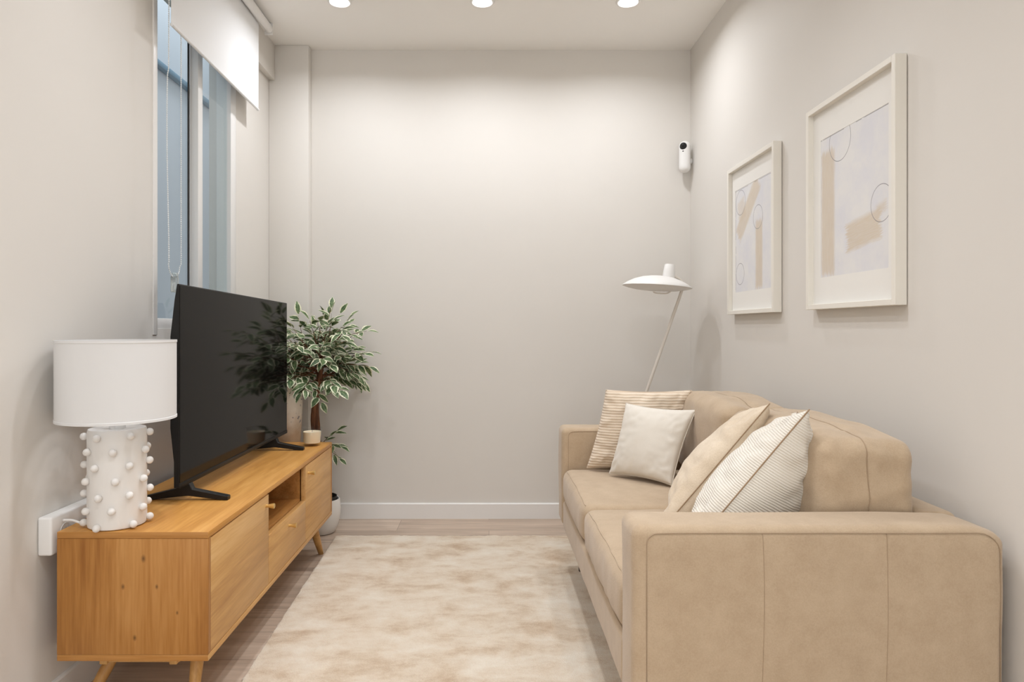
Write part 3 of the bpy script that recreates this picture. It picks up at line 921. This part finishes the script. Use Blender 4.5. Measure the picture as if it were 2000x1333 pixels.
M_rib1 = fabric('ribbed_beige_cloth', (226, 208, 186), (238, 224, 205), scale=12, weave=300, rib=(1, 600, (200, 172, 142), .6), bump=.5)
M_cream = fabric('cream_cotton', (222, 214, 201), (231, 224, 213), scale=5, weave=600, bump=.12)
M_lin = fabric('beige_linen', (204, 184, 158), (228, 212, 190), scale=11, weave=300, bump=.45)
M_knit = fabric('cream_knit', (230, 222, 208), (240, 234, 224), scale=10, weave=420, rib=(1, 1080, (208, 190, 166), .30), bump=.5)
M_seam_d = fabric('brown_seam', (150, 122, 94), (172, 146, 116))
cushion('scatter_cushion', (.385, 2.685, .465), (.70, 2.63, .465), (.772, 2.60, .778), (.462, 2.690, .772), .10, M_rib1, 'beige ribbed cushion against the far arm of the sofa, behind the white one', .05, 1.3)
cushion('scatter_cushion', (.452, 2.565, .468), (.636, 2.372, .468), (.741, 2.440, .722), (.520, 2.590, .730), .10, M_cream, 'small smooth off-white cushion standing in front of the ribbed beige cushion', .075, 4.2, .4)
cushion('scatter_cushion', (.462, 1.840, .468), (.640, 2.11, .468), (.862, 2.14, .772), (.757, 1.840, .812), .17, M_lin, 'plain beige linen cushion leaning back between the two pale cushions', .11, 9.1, 1.2, M_seam_d, .50, .22, -.12)
cushion('scatter_cushion', (.433, 1.578, .466), (.633, 1.845, .466), (.850, 1.88, .785), (.738, 1.572, .828), .215, M_knit, 'cream knitted cushion nearest the front arm, with a brown side seam', .11, 6.6, 1.3, M_seam_d, .52, .22, -.30)

# ------------------------------------------------------------------ floor lamp
FX, FY = .812, 3.30
M_lampw = plain('matte_white_metal', (233, 230, 226), .45)
M_polew = plain('warm_white_metal', (222, 214, 203), .45)
fl = thing('floor_lamp', (.52, FY, 0), 'white floor lamp with a wide shallow shade and slanted pole behind the sofa', 'lamp')
obj('base_disc', lathe(bmesh.new(), [(0, 0), (.12, 0), (.125, .004), (.125, .012), (.12, .016), (0, .018)], (.52, FY, 0), 48), M_lampw, fl, sharp=40)
ptop = Vector((.938, FY + .01, 1.205)); pbot = Vector((.52, FY, .016))
bm = bmesh.new(); tube(bm, [pbot.lerp(ptop, i / 6) for i in range(7)], .0075, 12)
obj('pole', bm, M_polew, fl)
bm = bmesh.new(); tube(bm, spline([ptop - Vector((.004, 0, .012)), ptop + Vector((.004, 0, .01)), (.930, FY + .005, 1.245), (.905, FY, 1.262), (.878, FY, 1.268)], 6), .006, 10)
ball(bm, ptop, .010)
obj('swivel_arm', bm, M_polew, fl)
T = Matrix.Translation((FX, FY, 1.215)) @ Matrix.Rotation(math.radians(4.0), 4, 'Y')
bm = lathe(bmesh.new(), [(.165, .0), (.1645, .0028), (.14, .020), (.11, .035), (.075, .046), (.04, .052), (.02, .053), (.02, .051), (.04, .050), (.075, .044), (.11, .033), (.14, .018), (.163, -.001), (.165, 0)], (0, 0, 0), 72, cap=False)
bmesh.ops.transform(bm, matrix=T, verts=bm.verts)
shd = obj('lamp_shade', bm, M_lampw, fl, sharp=50)
bm = lathe(bmesh.new(), [(.1625, -.0012), (.14, -.008), (.105, -.0145), (.06, -.0185), (0, -.020), (0, -.018), (.06, -.0165), (.105, -.0125), (.14, -.006), (.161, 0)], (0, 0, 0), 72, cap=False)
bmesh.ops.transform(bm, matrix=T, verts=bm.verts)
obj('lower_bowl', bm, M_lampw, fl, sharp=0)
T2 = Matrix.Translation((FX + .052, FY, 1.222)) @ Matrix.Rotation(math.radians(6.0), 4, 'Y')
bm = lathe(bmesh.new(), [(0, .025), (.030, .025), (.0285, .06), (.024, .098), (.021, .102), (.019, .100), (0, .096)], (0, 0, 0), 40)
bmesh.ops.transform(bm, matrix=T2, verts=bm.verts)
obj('socket_cup', bm, M_lampw, fl, sharp=40)
bm = bmesh.new(); tube(bm, spline([(FX + .09, FY, 1.26), (FX + .06, FY - .01, 1.190), (FX + .0, FY - .01, 1.184), (FX - .02, FY - .01, 1.190)], 6), .0035, 8)
obj('handle', bm, M_polew, fl)

# ------------------------------------------------------------------ security camera
sc = thing('security_camera', (1.05, 3.585, 1.84), 'small white security camera with black lens high on the right wall corner', 'camera')
bm = bmesh.new(); softbox(bm, (-.0295, -.0295, 0), (.0295, .0295, .166), .0285, .012, None, 7)
T = Matrix.Translation((1.028, 3.585, 1.832)) @ Matrix.Rotation(math.radians(-26), 4, 'Z')
bmesh.ops.transform(bm, matrix=T, verts=bm.verts)
hs = obj('housing', bm, M_white_plastic, sc, sharp=0)
RC = .0293
def eye(z, rx, rz, dep, m, name, par, x=0.0):
    b = bmesh.new(); lathe(b, [(0, .003), (.6, .0026), (.92, .0012), (1, -.002), (0, -.002)], (0, 0, 0), 28, cap=False)
    for v in b.verts:
        a, c, h = v.co; xx = x + a * rx; v.co = Vector((xx, -math.sqrt(max(1e-6, RC * RC - xx * xx)) - dep - h * .5, z + c * rz))
    bmesh.ops.transform(b, matrix=T, verts=b.verts); return obj(name, b, m, par, sharp=0)
bz = eye(.134, .0195, .0185, .0008, M_black, 'lens_bezel', hs, -.003)
eye(.137, .007, .007, .0026, plain('lens_glass', (8, 8, 10), .05), 'lens', bz, -.004)
eye(.107, .0045, .0028, .0006, M_dark, 'motion_sensor', hs, -.003)
bm = B(1.045, XR - .0005, 3.595, 3.61, 1.885, 1.91, .003); obj('wall_bracket', bm, M_white_plastic, sc)

# ------------------------------------------------------------------ framed prints
M_pframe = plain('cream_frame', (235, 230, 220), .45)
M_mat = plain('passepartout', (236, 233, 227), .85)
def art_mat(name, W, Hh, strokes, rings, lines):
    n = N(name); uv = n.new('ShaderNodeUVMap').outputs[0]
    u, v_, _ = n.xyz(uv)
    x = n.math('MULTIPLY', u, W); y = n.math('MULTIPLY', v_, Hh)
    cv = n.new('ShaderNodeCombineXYZ'); n.put(cv.inputs[0], x); n.put(cv.inputs[1], y); P = cv.outputs[0]
    blot = n.noise(P, 9, 4, .6)
    c = n.ramp(blot, [(.35, (221, 220, 224)), (.6, (229, 227, 225))])
    for (cx, cy, hx, hy, ang, amt, horizontal) in strokes:
        ca, sa = math.cos(ang), math.sin(ang)
        dx = n.math('SUBTRACT', x, cx); dy = n.math('SUBTRACT', y, cy)
        a = n.math('ADD', n.math('MULTIPLY', dx, ca), n.math('MULTIPLY', dy, sa))
        b = n.math('SUBTRACT', n.math('MULTIPLY', dy, ca), n.math('MULTIPLY', dx, sa))
        sv = n.new('ShaderNodeCombineXYZ'); n.put(sv.inputs[0], a); n.put(sv.inputs[1], b)
        br = n.noise(n.map(sv.outputs[0], (18, 260, 1) if horizontal else (260, 18, 1)), 1, 3, .6)
        wv = n.math('MULTIPLY', n.math('SUBTRACT', br, .5), .075)
        ea = n.math('SUBTRACT', n.math('ABSOLUTE', n.math('ADD', a, wv if horizontal else n.math('MULTIPLY', wv, .3))), hx)
        eb = n.math('SUBTRACT', n.math('ABSOLUTE', n.math('ADD', b, n.math('MULTIPLY', wv, .3) if horizontal else wv)), hy)
        m = n.math('MULTIPLY', n.math('MAXIMUM', ea, eb), -70, clamp=True)
        m = n.math('MULTIPLY', m, n.math('ADD', .45, n.math('MULTIPLY', br, .9)), clamp=True)
        c = n.mix(n.math('MULTIPLY', m, amt), c, lin((210, 193, 169)))
    for (cx, cy, r) in rings:
        dx = n.math('SUBTRACT', x, cx); dy = n.math('SUBTRACT', y, cy)
        d = n.math('SQRT', n.math('ADD', n.math('MULTIPLY', dx, dx), n.math('MULTIPLY', dy, dy)))
        m = n.math('LESS_THAN', n.math('ABSOLUTE', n.math('SUBTRACT', d, r)), .0011)
        c = n.mix(n.math('MULTIPLY', m, .75), c, lin((120, 116, 120)))
    brk = n.noise(P, 26, 2)
    for (axis, p) in lines:
        m = n.math('LESS_THAN', n.math('ABSOLUTE', n.math('SUBTRACT', x if axis == 'x' else y, p)), .0010)
        m = n.math('MULTIPLY', m, n.math('GREATER_THAN', brk, .44))
        c = n.mix(n.math('MULTIPLY', m, .7), c, lin((135, 131, 134)))
    n.set(Base_Color=c, Roughness=.6); n.b.inputs['Specular IOR Level'].default_value = .3
    return n.m
def picture(y0, y1, z0, z1, py0, py1, pz0, pz1, am, label):
    t = thing('framed_print', (XR, (y0 + y1) / 2, z0), label, 'picture', 'framed prints on the right wall')
    xf, xb = 1.041, XR - .002; fw = .0165
    bm = bmesh.new()
    box(bm, xf, xb, y0, y0 + fw, z0, z1, .001, 1); box(bm, xf, xb, y1 - fw, y1, z0, z1, .001, 1)
    box(bm, xf, xb, y0 + fw, y1 - fw, z0, z0 + fw, .001, 1); box(bm, xf, xb, y0 + fw, y1 - fw, z1 - fw, z1, .001, 1)
    obj('frame', bm, M_pframe, t)
    xm = 1.0585
    bm = bmesh.new()
    ya, yb, za, zb_ = y0 + fw, y1 - fw, z0 + fw, z1 - fw
    for q in ((ya, py0, za, zb_), (py1, yb, za, zb_), (py0, py1, za, pz0), (py0, py1, pz1, zb_)):
        box(bm, xm, xm + .002, *q)
    obj('mount', bm, M_mat, t, smooth=False)
    bm = bmesh.new(); ul = bm.loops.layers.uv.new('UVMap')
    def quad(x, flip):
        vs = [bm.verts.new((x, yy, zz)) for yy, zz in ((py1, pz0), (py0, pz0), (py0, pz1), (py1, pz1))]
        uvs = [(0, 0), (1, 0), (1, 1), (0, 1)]
        f = bm.faces.new(vs[::-1] if flip else vs)
        for l in f.loops: l[ul].uv = uvs[vs.index(l.vert)]
        return vs
    a = quad(xm + .0008, False); b = quad(xm + .003, True)
    obj('print', bm, am, t, smooth=False)
    obj('backing', B(xm + .0035, xb, ya, yb, za, zb_), M_mat, t, smooth=False)
W, Hh = .37, .437
picture(1.75, 2.243, 1.075, 1.7215, 1.808, 2.178, 1.176, 1.613,
        art_mat('abstract_print_near', W, Hh, [(.045, .20, .047, .20, 0, .8, False), (.245, .115, .095, .048, .12, .8, True), (.335, .165, .03, .02, .2, .6, True)],
                [(.117, .408, .0625), (.336, .178, .051)], [('y', .435)]),
        'cream framed abstract print nearer the viewer, with two thin circles and tan patch')
picture(2.498, 2.985, 1.074, 1.702, 2.563, 2.932, 1.168, 1.603,
        art_mat('abstract_print_far', W, Hh, [(.14, .335, .15, .045, .72, .75, True), (.07, .345, .045, .05, .3, .5, True), (.255, .14, .040, .14, 0, .8, False)],
                [(.060, .377, .052), (.244, .288, .047), (.054, .076, .045)], [('y', .433), ('x', .004)]),
        'cream framed abstract print nearer the corner, with three thin circles and tan arch')
